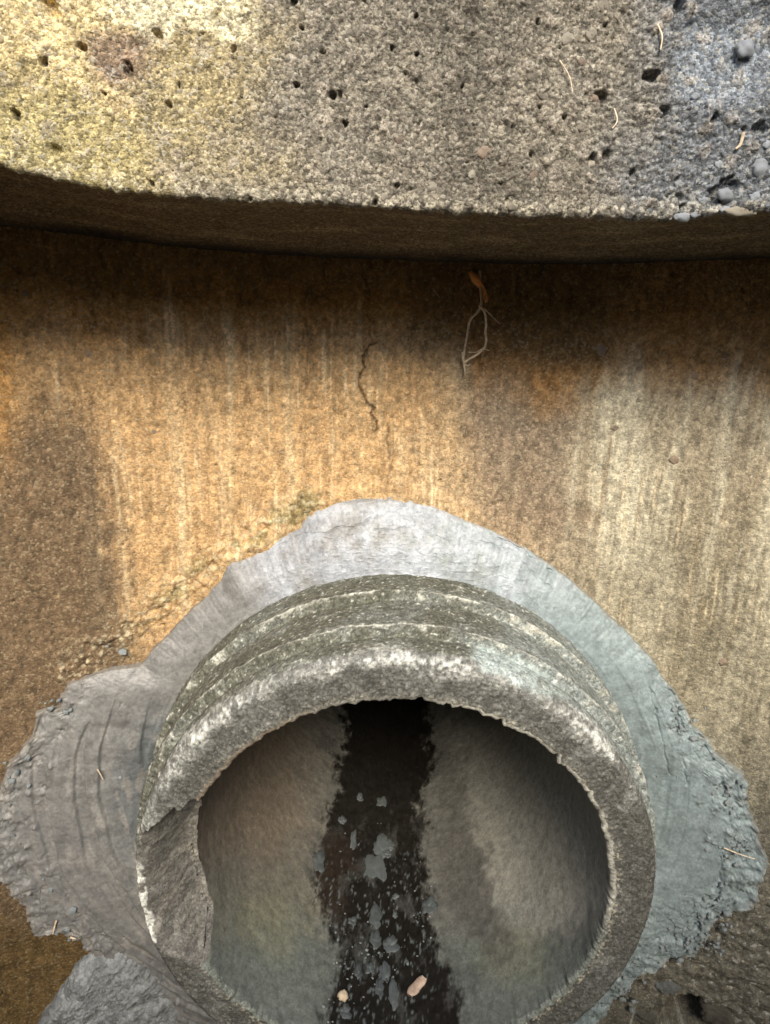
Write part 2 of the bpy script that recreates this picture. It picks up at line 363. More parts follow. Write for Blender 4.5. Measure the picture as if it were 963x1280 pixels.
    C = mix(C, (0.60, 0.555, 0.42), 0.85 * sst(0.05, 0.45, st2 + 0.5 * st1 + 0.35 * sst(700, 760, px + 20 * st2) - .1) * sst(640, 760, px + n1) * (1 - .6 * sst(600, 800, py + n1)))
    C = mix(C, (0.80, 0.61, 0.36), 0.8 * sst(0.0, 0.45, st2 + 0.3 * st1) * sst(660, 480, px + n1))
    fs = fbm(Xw * 420, Z * 9, 138, 2) + .5 * noise(Xw * 120, Z * 6, 139)
    C = mix(C, (0.85, 0.70, 0.46), 0.55 * sst(.25, .6, fs) * (.3 + .7 * runs) * sst(950, 750, py + n1))
    C = mix(C, (0.25, 0.16, 0.075), 0.5 * sst(-.25, -.6, fs) * (.3 + .7 * runs) * sst(950, 750, py + n1))
    C = mix(C, (0.20, 0.155, 0.115), 0.75 * sst(95, 30, np.abs(px - 640 - 12 * (py - 500) / 100) + 30 * st2 + 50 * big) * sst(760, 560, py + n1) * sst(380, 460, py))
    C = mix(C, (0.13, 0.09, 0.055), 0.9 * sst(150, 95, px - 0.16 * (py - 560) + 22 * med + 14 * st1 - 10) * sst(450, 560, py + n1 - 30 * st2))  # dark brown patch down the left side, sloping edge
    C = mix(C, (0.55, 0.29, 0.09), 0.8 * sst(45, 0, px + 20 * st2) * sst(650, 450, py + n1))
    # rusty dirt washed from the joint
    rust = sst(470, 395, py + 60 * st2 + 45 * big + 25 * st1 + np.interp(px, [0, 150, 350, 520, 600, 720, 800, 963], [15, 20, 35, 10, -45, -50, -25, -55]))
    C = mix(C, (0.42, 0.215, 0.06), 0.8 * rust)
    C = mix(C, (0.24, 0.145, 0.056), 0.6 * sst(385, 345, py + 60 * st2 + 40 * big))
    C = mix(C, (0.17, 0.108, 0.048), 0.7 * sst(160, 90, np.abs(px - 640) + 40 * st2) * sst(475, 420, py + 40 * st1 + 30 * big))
    # darker low right, dirt low left, olive moss by the mortar
    low = sst(880, 1080, py + 0.5 * n1)
    C = mix(C, (0.115, 0.11, 0.092), low * 0.85 * sst(560, 780, px))
    C = mix(C, (0.42, 0.42, 0.38), .8 * sst(.36, .46, fbm(X * 150, Z * 150, 122)) * sst(1000, 1150, py) * sst(640, 800, px))
    C = mix(C, (0.15, 0.095, 0.035), sst(1130, 1190, py + 40 * med) * sst(320, 200, px))
    C = mix(C, (0.20, 0.18, 0.075), 0.7 * sst(.3, 1, crumb) * sst(0.0, 0.3, med + big + .15) * sst(150, 230, px))
    C = mix(C, (0.68, 0.60, 0.40), 0.6 * crumb * sst(0.1, 0.3, fbm(X * 160, Z * 160, 120)))
    C *= (0.78 + 0.44 * rid)[..., None]
    C *= (1 - 0.28 * sst(0.0, 0.5, fbm(X * 130, Z * 40, 121)))[..., None]
    C = mix(C, (0.045, 0.03, 0.018), crk_ * .72)
    C = mix(C, (0.05, 0.04, 0.03), hol * 0.75)  # shade of the broken hole, darkened into the colour
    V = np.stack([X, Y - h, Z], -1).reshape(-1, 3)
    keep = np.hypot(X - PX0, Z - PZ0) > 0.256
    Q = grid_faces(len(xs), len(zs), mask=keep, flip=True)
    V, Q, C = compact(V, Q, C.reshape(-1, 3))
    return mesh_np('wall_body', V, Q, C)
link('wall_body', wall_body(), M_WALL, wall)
def wall_back():
    # unseen rest of the chamber round the camera, plainer, raised to shade the pipe
    e = float(wall_y(0.89)); a = np.linspace(math.radians(24), math.radians(-204), 150)
    x = 0.02 + 0.97 * np.cos(a); y = -0.02 + 1.02 * np.sin(a); x[0], y[0] = 0.90, e; x[-1], y[-1] = -0.86, float(wall_y(-0.86))
    zs = np.linspace(-0.96, 0.52, 110)
    X, Z = np.meshgrid(x, zs, indexing='ij'); Y = np.broadcast_to(y[:, None], X.shape).copy(); A = np.broadcast_to(np.arange(150)[:, None] * .03, X.shape)
    h = 0.004 * fbm(A * 8, Z * 8, 151) + 0.002 * fbm(A * 40, Z * 40, 152); k = 1 - h / np.maximum(np.hypot(X, Y), .3)
    C = np.zeros(X.shape + (3,), np.float32) + np.array([0.36, 0.27, 0.15], np.float32)
    C = mix(C, (0.17, 0.12, 0.07), sst(-.1, .4, fbm(A * 14, Z * 3, 153))); C = mix(C, (0.30, 0.27, 0.19), sst(0, .4, fbm(A * 4, Z * 2, 154)))
    return mesh_np('wall_back', np.stack([X * k, Y * k, Z], -1).reshape(-1, 3), grid_faces(150, 110), C)
link('wall_back', wall_back(), M_WALL, wall)

# ------------------------------------------------------------------ concrete pipe
pipe = empty('concrete_pipe', (PX0, PY0, PZ0 - R_OUT), label='chipped grey concrete drain pipe sticking out of the wall through fresh mortar', cat='pipe')
def pipe_meshes():
    NA = 1240
    phi = np.linspace(0, 2 * np.pi, NA, endpoint=False)            # 0 = right, pi/2 = top
    def prof_outer():
        y, r = [], []
        key = [(0.80, .2575), (.66, .2575), (.620, .2562), (.6155, .2562), (.6138, .2476), (.6115, .2462), (.608, .2482), (.590, .2482), (.5615, .2482), (.558, .2476), (.5564, .2380), (.5535, .2374), (.550, .2394), (.545, .2396), (.535, .2388), (.530, .2375)]
        ky, kr = np.array(key).T
        s = np.concatenate([[0], np.cumsum(np.hypot(np.diff(ky), np.diff(kr)))])
        t = np.concatenate([np.linspace(0, s[1], 10)[:-1], np.arange(s[1], s[-1], 0.0012)])
        y, r = np.interp(t, s, ky), np.interp(t, s, kr)
        a = np.linspace(0, math.pi / 2, 10)[1:]
        return np.concatenate([y, PY0 + .009 - .009 * np.sin(a)]), np.concatenate([r, R_OUT - .009 + .009 * np.cos(a)])
    oy, orr = prof_outer()
    fr = np.arange(orr[-1] - 0.001, R_IN + 0.004, -0.001); 
    a = np.linspace(0, math.pi / 2, 6)[:]
    ry = np.concatenate([[PY0], fr * 0 + PY0, PY0 + .004 - .004 * np.cos(a)]); rr = np.concatenate([[orr[-1]], fr, R_IN + .004 - .004 * np.sin(a)])
    by = np.concatenate([[ry[-1]], np.arange(PY0 + .0055, PY0 + .62, 0.0032), np.geomspace(PY0 + .63, 3.2, 24)]); br = by * 0 + R_IN
    n_o, n_r = len(oy), len(ry)
    yy = np.concatenate([oy, ry[1:], by[1:]]); rad = np.concatenate([orr, rr[1:], br[1:]])
    P, YY = np.meshgrid(phi, yy, indexing='ij'); RR = np.broadcast_to(rad, P.shape).copy(); YY = YY.copy()
    nv = len(yy); jj = np.arange(nv)[None, :] + 0 * P.astype(int)
    is_o = jj < n_o - 9; is_b = jj >= n_o + n_r - 7; is_f = ~is_o & ~is_b
    # periodic surface coordinates (closed ring in noise space)
    cx, cz = np.cos(P), np.sin(P)
    L = np.where(is_b, YY, RR + np.where(is_o, YY, 0))
    arc = P * 0.22
    seam = np.minimum(P, 2 * np.pi - P)
    ax = np.abs(((P + np.pi / 2) % (2 * np.pi)) - np.pi) * 0.22 * 1.0 + 0 * P    # folds at bottom & top
    A_ = ((P + np.pi / 2) % (2 * np.pi)) * 0.22                                   # seam at the very bottom, outside under silt
    # wander of the ledges
    wander = 0.005 * noise(A_ * 12, A_ * 0, 201) + 0.0022 * noise(A_ * 60, A_ * 0, 202) + 0.002 * noise(A_ * 220, A_ * 0, 203)
    YY = YY + np.where(is_o, wander * sst(.533, .55, YY) * sst(.66, .63, YY), 0)
    f1, e, rid = worley(A_ / 0.0034, L / 0.0034, 204)
    fine = fbm(A_ * 260, L * 260, 205); med = fbm(A_ * 60, L * 60, 206); big = fbm(A_ * 14, L * 14, 207)
    grain = (1 - 1.5 * np.minimum(f1, .8)) * (.3 + 1.1 * rid)
    dr = np.where(is_o, 0.0005 * fine + 0.0004 * grain + 0.0008 * med, 0)
    flake = sst(0.1, 0.25, fbm(A_ * 40, YY * 40, 208)); dr += np.where(is_o, 0.0007 * flake, 0)
    dy = np.where(is_f, 0.0007 * fine + 0.0010 * grain + 0.0009 * med + 0.0016 * big, 0)
    # rounded outer corner also breathes
    rim_t = (jj - (n_o - 9)) / 9.0
    # ragged inner arris of the face
    rag = 0.0026 * noise(A_ * 130, A_ * 0, 210) + 0.0012 * noise(A_ * 330, A_ * 0, 211) + 0.0022 * noise(A_ * 55, A_ * 0, 215) + 0.003 * noise(A_ * 30, A_ * 0, 212)
    rag = rag + 0.003 * sst(0.2, 0.45, noise(A_ * 75, A_ * 0 + 5, 213))
    near = np.where(is_f, sst(R_IN + .014, R_IN, RR), 0) + np.where(is_b, sst(PY0 + .014, PY0, YY), 0)
    RR = RR + rag * near + dr
    RR = RR - np.where(is_b, 0.0004 * med * sst(PY0, PY0 + .02, YY) + 0.0001 * fine + 0.002 * fbm(A_ * 9, YY * 9, 214), 0)
    YY = YY - dy
    # ---- the spall on the left: front and inner edge broken away
    ang = np.degrees(P)
    a0 = 166.0 + 2.0 * noise(RR * 60, RR * 0, 221) - 13.5 * sst(.231, .203, RR) + 3 * sst(.006, 0, np.abs(RR - .208)) + 1.6 * noise(RR * 320, RR * 0 + 4, 229)
    lo = 198 + 10 * (0.218 - RR) / .02 * .5 + 3 * noise(RR * 90, RR * 0, 222)
    inside = sst(-0.6, 0.4, ang - a0) * sst(5.0, -2.0, ang - lo)
    depth = (0.010 + 0.050 * sst(.238, .196, RR)) * (0.75 + 0.25 * sst(212, 190, ang)) + 0.0038 * fbm(A_ * 40, RR * 40, 223) + 0.0010 * fbm(A_ * 240, RR * 240, 228)
    depth = np.maximum(depth, 0.002) * inside
    chip_y = PY0 + depth
    hitm = (YY < chip_y) & (inside > 0.02)
    YY = np.where(hitm, chip_y, YY)
    # push the remaining bore edge outward near the spall so that it reads as broken
    V = np.stack([PX0 + RR * cx, YY, PZ0 + RR * cz], -1)
    px, py = proj(V[..., 0], V[..., 1], V[..., 2])
    # ---- colours
    C = np.zeros(V.shape, np.float32) + np.array([0.112, 0.114, 0.090], np.float32)           # olive barrel
    C = mix(C, (0.155, 0.165, 0.145), sst(-.1, .5, big + .3 * med))
    C = mix(C, (0.27, 0.31, 0.31), sst(560, 720, px + 60 * big) * .6)
    led = lambda y0, wd: sst(np.maximum(wd * (.55 + 1.1 * fbm(A_ * 30, A_ * 0 + y0 * 90, 237)), .0012), 0, np.abs(YY - wander - y0 + 0.0035 * med))
    C = mix(C, (0.46, 0.46, 0.40), np.where(is_o, np.maximum(led(.6165, .0026), led(.5600, .0024)) * sst(-.6, .0, .6 * fine + .6 * med + .05), 0))
    C = mix(C, (0.11, 0.115, 0.075), np.where(is_o, np.maximum(led(.6105, .0035), led(.5535, .003)) * .85, 0))  # shadow line in front of each ledge, painted on
    C = mix(C, (0.34, 0.36, 0.33), np.where(is_o, 0.28 * sst(.25, .5, fbm(A_ * 60, YY * 60, 231) + .35 * fine), 0))
    C = mix(C, (0.55, 0.56, 0.50), np.where(is_o, 0.8 * sst(.42, .5, fine + .3 * med), 0))
    C = mix(C, (0.06, 0.062, 0.045), np.where(is_o, 0.7 * sst(-.36, -.48, fine + .3 * med), 0))
    face = np.zeros_like(C) + np.array([0.092, 0.091, 0.081], np.float32)
    face = mix(face, (0.132, 0.133, 0.121), sst(-.1, .45, big + med + .3 * fine))
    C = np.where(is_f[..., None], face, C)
    # white bloom over the outer edge of the face, top
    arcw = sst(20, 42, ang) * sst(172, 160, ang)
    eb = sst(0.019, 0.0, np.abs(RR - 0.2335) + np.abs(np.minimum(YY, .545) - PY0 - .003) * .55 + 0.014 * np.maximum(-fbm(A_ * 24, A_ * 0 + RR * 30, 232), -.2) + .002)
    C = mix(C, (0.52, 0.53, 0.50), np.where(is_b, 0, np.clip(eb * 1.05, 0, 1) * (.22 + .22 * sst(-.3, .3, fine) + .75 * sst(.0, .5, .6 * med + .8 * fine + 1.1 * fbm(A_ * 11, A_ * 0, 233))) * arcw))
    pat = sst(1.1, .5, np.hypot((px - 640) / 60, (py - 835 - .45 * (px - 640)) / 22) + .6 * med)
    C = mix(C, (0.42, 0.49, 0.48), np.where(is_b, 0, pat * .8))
    # inner crumbly arris, pale grit low down
    C = mix(C, (0.46, 0.42, 0.31), np.where(is_f | is_b, sst(.011, 0, np.abs(RR - R_IN - .002) + np.abs(YY - PY0) * .8) * sst(.0, .3, fine + .5 * med) * np.where((ang > 218) | (ang < 15), 1, .35), 0))
    bro = np.zeros_like(C) + np.array([0.16, 0.152, 0.135], np.float32); bro = mix(bro, (0.215, 0.20, 0.17), sst(-.1, .4, med + big))
    C = np.where(hitm[..., None], bro, C)
    C = mix(C, (0.7, 0.7, 0.64), np.where((RR > .232) & (YY < PY0 + .03), sst(174, 178, ang) * sst(204, 197, ang) * sst(-.05, .2, fbm(A_ * 80, RR * 120, 236)), 0))
    # bore
    B = np.zeros_like(C) + np.array([0.185, 0.181, 0.160], np.float32)
    n1 = 22 * big + 14 * med
    B = mix(B, (0.20, 0.165, 0.125), sst(440, 330, px + n1) * sst(1130, 1030, py + n1))
    B = mix(B, (0.185, 0.18, 0.135), .7 * sst(450, 350, px + n1) * sst(1060, 1120, py + n1))
    B = mix(B, (0.42, 0.41, 0.355), sst(580, 620, px - .28 * (py - 1060) + n1) * sst(1200, 1140, py + n1) * .8)  # pool of light on the right of the bore, painted in
    B = mix(B, (0.165, 0.182, 0.16), sst(1130, 1200, py + 1.5 * n1))
    B = mix(B, (0.30, 0.295, 0.19), .4 * sst(70, 10, np.hypot(px - 640, (py - 1195) * 1.2) + n1) + .4 * sst(60, 10, np.hypot(px - 345, py - 1160) + n1))
    B = mix(B, (0.105, 0.10, 0.092), .62 * sst(1.15, .6, np.hypot((px - 588 - .33 * (py - 1110)) / 36, (py - 1105) / 100) + .5 * med + .3 * big))
    wob = 15 * fbm(A_ * 70, YY * 45, 240) + 16 * fbm(A_ * 18, YY * 14, 241)
    le = np.interp(py, [900, 1000, 1070, 1100, 1140, 1200, 1240, 1275, 1330], [430, 418, 398, 392, 408, 425, 415, 398, 390])
    re = np.interp(py, [900, 1000, 1060, 1140, 1200, 1240, 1275, 1330], [540, 532, 525, 540, 545, 572, 580, 585])
    wet = np.where(is_b, sst(-7, 6, px - le + wob + 9 * fine) * sst(-7, 6, re - px + wob + 9 * fine), 0)
    halo = np.where(is_b, sst(-48, 0, px - le + 2 * wob) * sst(-55, 0, re - px + 2 * wob), 0)
    low = sst(PZ0 + .02, PZ0 - .06, V[..., 2])
    wet = wet * low
    B = mix(B, (0.085, 0.085, 0.078), .6 * halo * low * sst(-.1, .3, big + .5 * med + .1))
    B = mix(B, (0.014, 0.012, 0.010), wet * .97)
    B = mix(B, (0.075, 0.075, 0.07), wet * .8 * sst(.12, .4, fbm(A_ * 30, YY * 18, 246) + .3 * fine) * sst(980, 1080, py))
    B = mix(B, (0.036, 0.027, 0.021), wet * sst(450, 420, px + n1) * sst(1030, 1060, py) * sst(1170, 1130, py) * .9)
    spk = sst(.30, .42, fbm(A_ * 170, YY * 110, 244)) * wet * sst(1020, 1120, py) * sst(560, 520, px)
    B = mix(B, (0.16, 0.18, 0.18), spk * .8)
    B = mix(B, (0.02, 0.02, 0.02), sst(.9, 2.2, YY))  # shade deep in the pipe, colour fades to black with depth
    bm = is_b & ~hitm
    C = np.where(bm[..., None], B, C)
    C *= np.where(bm, .9 + .2 * rid, .74 + .52 * rid)[..., None]
    si = wet * (.0016 + .0012 * fbm(A_ * 70, YY * 40, 250) + .0006 * fbm(A_ * 300, YY * 200, 251))
    V[..., 0] -= si * cx; V[..., 2] -= si * cz
    V2 = V.reshape(-1, 3); C2 = C.reshape(-1, 3); W2 = wet.reshape(-1)
    def part(j0, j1):
        v = V[:, j0:j1].reshape(-1, 3); c = C[:, j0:j1].reshape(-1, 3)
        return v, grid_faces(NA, j1 - j0, wrap=True), c, wet[:, j0:j1].reshape(-1)
    out = []
    for nm, j0, j1 in (('barrel', 0, n_o), ('rim', n_o - 1, n_o + n_r - 1), ('bore', n_o + n_r - 2, nv)):
        v, q, c, wt = part(j0, j1); out.append(mesh_np(nm, v, q, c, extra={'wet': wt}))
    return out
mb, mr, mi = pipe_meshes()
link('barrel', mb, M_PIPE, pipe)
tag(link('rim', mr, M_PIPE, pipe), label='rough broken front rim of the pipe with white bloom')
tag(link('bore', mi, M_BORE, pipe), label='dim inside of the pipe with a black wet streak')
# added black cap standing in for the darkness far down the pipe
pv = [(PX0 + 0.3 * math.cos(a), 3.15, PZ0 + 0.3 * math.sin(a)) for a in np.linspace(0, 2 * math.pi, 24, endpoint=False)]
me = bpy.data.meshes.new('dark_end_cap'); me.from_pydata(pv, [], [list(range(24))])
link('dark_end_cap', me, plain('end_cap_black', (0.012, 0.010, 0.008), 1.0), pipe)

# ------------------------------------------------------------------ mortar collar
OUT = [(480, 616), (530, 625), (580, 645), (640, 672), (700, 712), (760, 765), (808, 812), (835, 850), (850, 868), (868, 905), (900, 938), (930, 965), (940, 1000), (948, 1042), (966, 1078), (952, 1110), (945, 1135),
       (905, 1135), (885, 1165), (868, 1195), (835, 1200), (800, 1218), (770, 1248), (745, 1285), (600, 1500), (400, 1500), (230, 1330), (190, 1262), (160, 1215), (118, 1192), (98, 1172), (68, 1160), (40, 1168), (28, 1130), (-10, 1090), (-20, 1040), (-8, 1000), (5, 955), (40, 918), (38, 888),
       (74, 880), (82, 852), (140, 832), (178, 826), (215, 785), (258, 742), (276, 722), (284, 700), (330, 684), (372, 655), (396, 632), (430, 622)]
def mortar_body():
    pts = np.array([hit(a, b, wall_y) for a, b in OUT]); dx, dz = pts[:, 0] - PX0, pts[:, 2] - PZ0
    a, r = np.arctan2(dz, dx) % (2 * np.pi), np.hypot(dx, dz); o = np.argsort(a); a, r = a[o], r[o]
    a = np.concatenate([a - 2 * np.pi, a, a + 2 * np.pi]); r = np.concatenate([r] * 3)
    NA, NR = 1500, 190
    ph = np.linspace(0, 2 * np.pi, NA, endpoint=False) - np.pi / 2
    deg = np.degrees(ph) % 360
    ro = np.interp(ph, a, r); ro = np.clip(ro, .285, .56)
    A_ = (ph + np.pi / 2) * 0.33
    rg = np.where((deg > 20) & (deg < 150), .35, 1.0)
    ro = ro + rg * (0.006 * noise(A_ * 40, A_ * 0, 301) + 0.004 * noise(A_ * 120, A_ * 0, 302) + 0.0025 * noise(A_ * 340, A_ * 0, 303) + 0.002 * noise(A_ * 800, A_ * 0, 305))
    t = np.concatenate([np.linspace(0, .93, NR - 14), np.linspace(.935, 1, 14)])
    T, PH = np.meshgrid(t, ph); RO = ro[:, None]; AA = A_[:, None] + 0 * T; DG = deg[:, None] + 0 * T
    ri = 0.2535
    tw = 0.03 * noise(AA * 90, T * 20, 304)
    R = ri + (RO - ri) * np.clip(T, 0, 1)
    x, z = PX0 + R * np.cos(PH), PZ0 + R * np.sin(PH)
    yw = wall_y(x); y_in = 0.654
    wdt = RO - ri
    side = np.abs(np.cos(PH))
    thick = 0.0015 + 0.0065 * side
    f = T ** (0.85)
    y = y_in + (yw - thick - y_in) * f - (0.010 + 0.004 * side) * np.sin(np.pi * np.clip(T, 0, 1)) * sst(0, .1, wdt)
    # hollow next to the pipe on the left/below
    y += 0.014 * sst(.30, .0, T) * sst(160, 180, DG) * sst(300, 240, DG)
    big = fbm(x * 22, z * 22, 311); med = fbm(x * 70, z * 70, 312); fine = fbm(x * 300, z * 300, 313)
    h = 0.0010 * big + 0.0004 * med + 0.00012 * fine
    left = sst(150, 168, DG) * sst(262, 240, DG)
    rightl = sst(40, 15, np.abs(((DG + 180) % 360) - 180)) * 1.0
    # trowel drags, following the pipe
    Rw = R + 0.006 * noise(AA * 14, R * 10, 320)
    drag = noise(Rw * 95, AA * 3.2, 321); ridge = sst(.25, .5, drag) - .5 * sst(-.2, -.5, drag)
    h += (0.0013 * left + 0.0010 * rightl + 0.0005) * ridge
    step = noise(Rw * 48, AA * 2, 322); h += 0.0038 * (left * .9 + .22 * rightl) * (sst(-.03, .03, step) - .5)
    h += 0.0006 * (left + .5 * rightl) * noise(Rw * 230, AA * 1.6, 324) * sst(-.2, .2, big)
    h += 0.0008 * left * fbm(AA * 60, R * 25, 323)
    # radial chatter marks of the float upper right
    cm = sst(20, 32, DG) * sst(60, 42, DG); h -= 0.0009 * cm * sst(.3, .55, noise(AA * 90, R * 12, 325))
    # torn texture near the outer edge and lower right
    torn = np.clip(sst(.68, .98, T + .3 * med + .1 * big) * (left * 1.1 + .35) + sst(345, 330, DG) * sst(290, 310, DG) * .8 + rightl * sst(.48, .85, T + .25 * med) * .95, 0, 1) * np.where((DG > 45) & (DG < 140), .25, 1)
    tf1, te, tr = worley(x / 0.009 + .8 * med, z / 0.007 + .6 * big, 326)
    fl = fbm(x * 42 + .5 * med, z * 52 + .3 * fine, 350, 5)
    terr = sum(sst(c_ - .012, c_ + .012, fl) for c_ in (-.32, -.16, -.02, .12, .27, .42)) - 3
    h += 0.0011 * torn ** 1.5 * terr + 0.0005 * np.clip(torn + .25, 0, 1) * fbm(x * 260, z * 260, 351, 3)
    h += torn ** 1.5 * 0.4 * (0.0022 * fbm(x * 45 + .6 * med, z * 140, 327, 5) + 0.0022 * sst(.0, .06, fbm(x * 60, z * 90, 329)) * (.5 + .5 * tr)) * (.45 + .55 * sst(340, 350, DG) + .55 * sst(60, 40, DG))
    # small scabs and pinholes over the top
    top = sst(48, 70, DG) * sst(128, 112, DG)
    h += top * 0.0005 * sst(.2, .3, fbm(x * 160, z * 230, 328))
    # cracks
    def crk(pxs, wd, dp):
        nonlocal h
        L = []
        for (a_, b_) in pxs:
            q = hit(a_, b_, lambda xx: wall_y(xx) - .012); L.append((q[0], q[2]))
        wx, wz = x + .0016 * noise(x * 200, z * 200, 330) + .003 * noise(x * 50, z * 50, 332), z + .0016 * noise(x * 200, z * 200, 331) + .003 * noise(x * 50, z * 50, 333)
        h -= .55 * dp * sst(1.3, .2, polydist(wx, wz, L) / wd / (.55 + .9 * np.clip(.5 + fbm(x * 90, z * 90, 352), 0, 1))) * sst(-.35, -.05, fbm(x * 55, z * 55, 353))
    crk([(332, 690), (380, 668), (440, 655), (505, 633)], .0009, .0022); crk([(395, 634), (440, 630), (480, 626), (530, 632)], .0010, .003)
    crk([(622, 672), (660, 694), (690, 716)], .0014, .004); crk([(600, 675), (640, 690), (690, 735)], .0008, .002); crk([(812, 860), (822, 905), (835, 965)], .0012, .004); crk([(845, 880), (850, 940), (858, 980)], .0012, .004)
    crk([(868, 905), (890, 945), (905, 985)], .0016, .005); crk([(470, 660), (520, 655), (560, 672), (580, 690)], .0007, .0012)
    crk([(185, 800), (165, 840), (150, 885)], .0009, .002); crk([(905, 1050), (900, 1110), (893, 1150)], .0016, .005); crk([(920, 1050), (938, 1100)], .0014, .004)
    # edge drops to the wall
    edge = sst(.955, 1.0, T)
    y = y - h * (1 - edge)
    y = y + edge * (thick + .006)
    # colour
    px, py = proj(x, y, z)
    C = np.zeros(x.shape + (3,), np.float32) + np.array([0.208, 0.206, 0.2], np.float32)
    C = mix(C, (0.235, 0.287, 0.298), sst(400, 660, px + 120 * big))  # cool skylight towards the right, tinted into the colour
    C = mix(C, (0.38, 0.41, 0.46), .8 * sst(-.6, .6, big + .6 * med + .15) * top)  # painted bluish highlight along the top
    C = mix(C, (0.14, 0.16, 0.17), sst(.42, .08, T + .1 * med) * left * .85)  # shade beside the pipe on the left, painted into the mortar
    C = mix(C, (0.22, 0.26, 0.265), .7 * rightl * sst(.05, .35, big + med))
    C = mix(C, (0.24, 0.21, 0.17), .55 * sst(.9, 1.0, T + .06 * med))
    C = mix(C, (0.14, 0.15, 0.155), .8 * sst(205, 228, DG + 12 * big) * sst(300, 280, DG) * sst(1.0, .5, T + .3 * big))  # shade low on the left, put into the mortar colour
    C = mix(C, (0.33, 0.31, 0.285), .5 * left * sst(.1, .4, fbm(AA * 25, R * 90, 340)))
    V = np.stack([x, y, z], -1).reshape(-1, 3)
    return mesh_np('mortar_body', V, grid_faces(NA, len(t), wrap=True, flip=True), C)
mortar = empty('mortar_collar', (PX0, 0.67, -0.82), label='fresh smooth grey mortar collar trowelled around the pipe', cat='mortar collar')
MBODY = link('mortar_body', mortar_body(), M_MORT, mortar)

# ------------------------------------------------------------------ lumps, stones, debris
def ico(sub):
    import bmesh
    bm = bmesh.new(); bmesh.ops.create_icosphere(bm, subdivisions=sub, radius=1)
    v = np.array([q.co[:] for q in bm.verts]); f = np.array([[q.index for q in p.verts] for p in bm.faces]); bm.free(); return v, f
I1, I2, I3, I4 = ico(2), ico(3), ico(4), ico(5)
def lump_mesh(name, seed, base=I2, amp=.35, fr=1.4, sx=1, sy=1, sz=1, flat=0, smooth=True):
    v, f = base; v = v.copy()
    d = fbm(v[:, 0] * fr + seed * 3.1 + v[:, 2] * .7, v[:, 1] * fr + v[:, 2] * fr * .9, seed, 3)
    v = v * (1 + amp * d)[:, None] * np.array([sx, sy, sz])
    if flat: v[:, 2] = np.where(v[:, 2] < -flat, -flat, v[:, 2])
    return mesh_np(name, v, f, smooth=smooth)
M_STONE = plain('pale_stone', (0.36, 0.32, 0.25), .8, 500, .5, .8, .001)
M_STONE2 = plain('blue_grey_stone', (0.22, 0.235, 0.25), .6, 120, .25, .4)
M_STONE3 = plain('reddish_stone', (0.30, 0.23, 0.17), .8, 500, .5, .8, .001)
M_DROP = plain('wet_mortar_drop', (0.11, 0.125, 0.127), .3, 420, .25, .5, spec=.6)
M_CRUMB = plain('mortar_crumb', (0.27, 0.305, 0.31), .7, 160, .2, .4)
M_WOOD = plain('weathered_wood', (0.46, 0.34, 0.26), .7, 200, .3, .5)
M_ROOT = plain('dry_root', (0.74, 0.60, 0.42), .8, 300, .3, .4)
M_LEAF = plain('dead_leaf', (0.55, 0.25, 0.08), .8, 200, .35, .5)

pm = [lump_mesh('pebble', 400 + i, I2, .5, 1.3) for i in range(6)]
def pebble(parent, px, py, wpx, hpx, rot, mat, yf, proud=.25, name='pebble'):
    q = hit(px, py, yf); dist = float(np.dot(q, FWD)); k = dist / F / 2
    me = pm[random.randrange(6)]
    key = (me.name, mat.name)
    if key not in PC:
        c = me.copy(); c.materials.clear(); c.materials.append(mat); PC[key] = c
    o = bpy.data.objects.new(name, PC[key]); COL.objects.link(o)
    s = Matrix.Diagonal((wpx * k, min(wpx, hpx) * k * .7, hpx * k, 1)); r = Matrix.Rotation(math.radians(rot), 4, 'Y')
    o.parent = parent; o.matrix_parent_inverse = Matrix.Translation(parent.location).inverted()
    o.matrix_basis = Matrix.Translation((q[0], q[1] + min(wpx, hpx) * k * .7 * (.55 - proud), q[2])) @ r @ s
    return o
PC = {}
for (a, b, ww, hh, rt, m) in [(679, 118, 24, 13, 50, M_STONE), (933, 60, 27, 24, 0, M_STONE2), (952, 209, 26, 24, 10, M_STONE2), (853, 271, 26, 13, 0, M_STONE2), (926, 264, 44, 13, 4, M_STONE), (908, 243, 24, 18, 30, M_STONE2),
                              (822, 131, 26, 9, -35, M_STONE3), (740, 42, 16, 18, 0, M_STONE), (710, 48, 18, 20, 20, M_STONE), (665, 92, 18, 20, 0, M_STONE), (730, 78, 18, 10, 25, M_STONE3), (829, 98, 17, 13, -20, M_STONE), (743, 122, 16, 9, 30, M_STONE3),
                              (606, 190, 22, 18, 0, M_STONE3), (728, 158, 14, 13, 0, M_STONE), (541, 233, 18, 13, 0, M_STONE), (732, 244, 16, 17, 0, M_STONE), (668, 216, 16, 20, 0, M_STONE3), (945, 246, 18, 15, 0, M_STONE2), (908, 262, 16, 10, 0, M_STONE2),
                              (640, 258, 13, 11, 0, M_STONE), (700, 262, 12, 10, 0, M_STONE), (870, 268, 14, 9, 0, M_STONE2), (560, 250, 12, 10, 0, M_STONE), (480, 246, 13, 11, 0, M_STONE), (590, 218, 12, 12, 0, M_STONE), (778, 252, 15, 10, 10, M_STONE), (815, 262, 14, 10, 0, M_STONE2),
                              (880, 250, 14, 12, 0, M_STONE2), (850, 230, 15, 11, 20, M_STONE2), (500, 175, 13, 11, 0, M_STONE3), (575, 60, 14, 16, 0, M_STONE), (620, 65, 12, 13, 0, M_STONE), (755, 5, 16, 20, 0, M_STONE), (740, 205, 13, 10, 20, M_STONE), (870, 120, 13, 10, 0, M_STONE2), (900, 205, 13, 12, 0, M_STONE2), (935, 190, 12, 10, 0, M_STONE2), (960, 180, 14, 12, 0, M_STONE2)]:
    pebble(ring, a, b, ww * .85, hh * .85, rt, m, lip_y, .12)
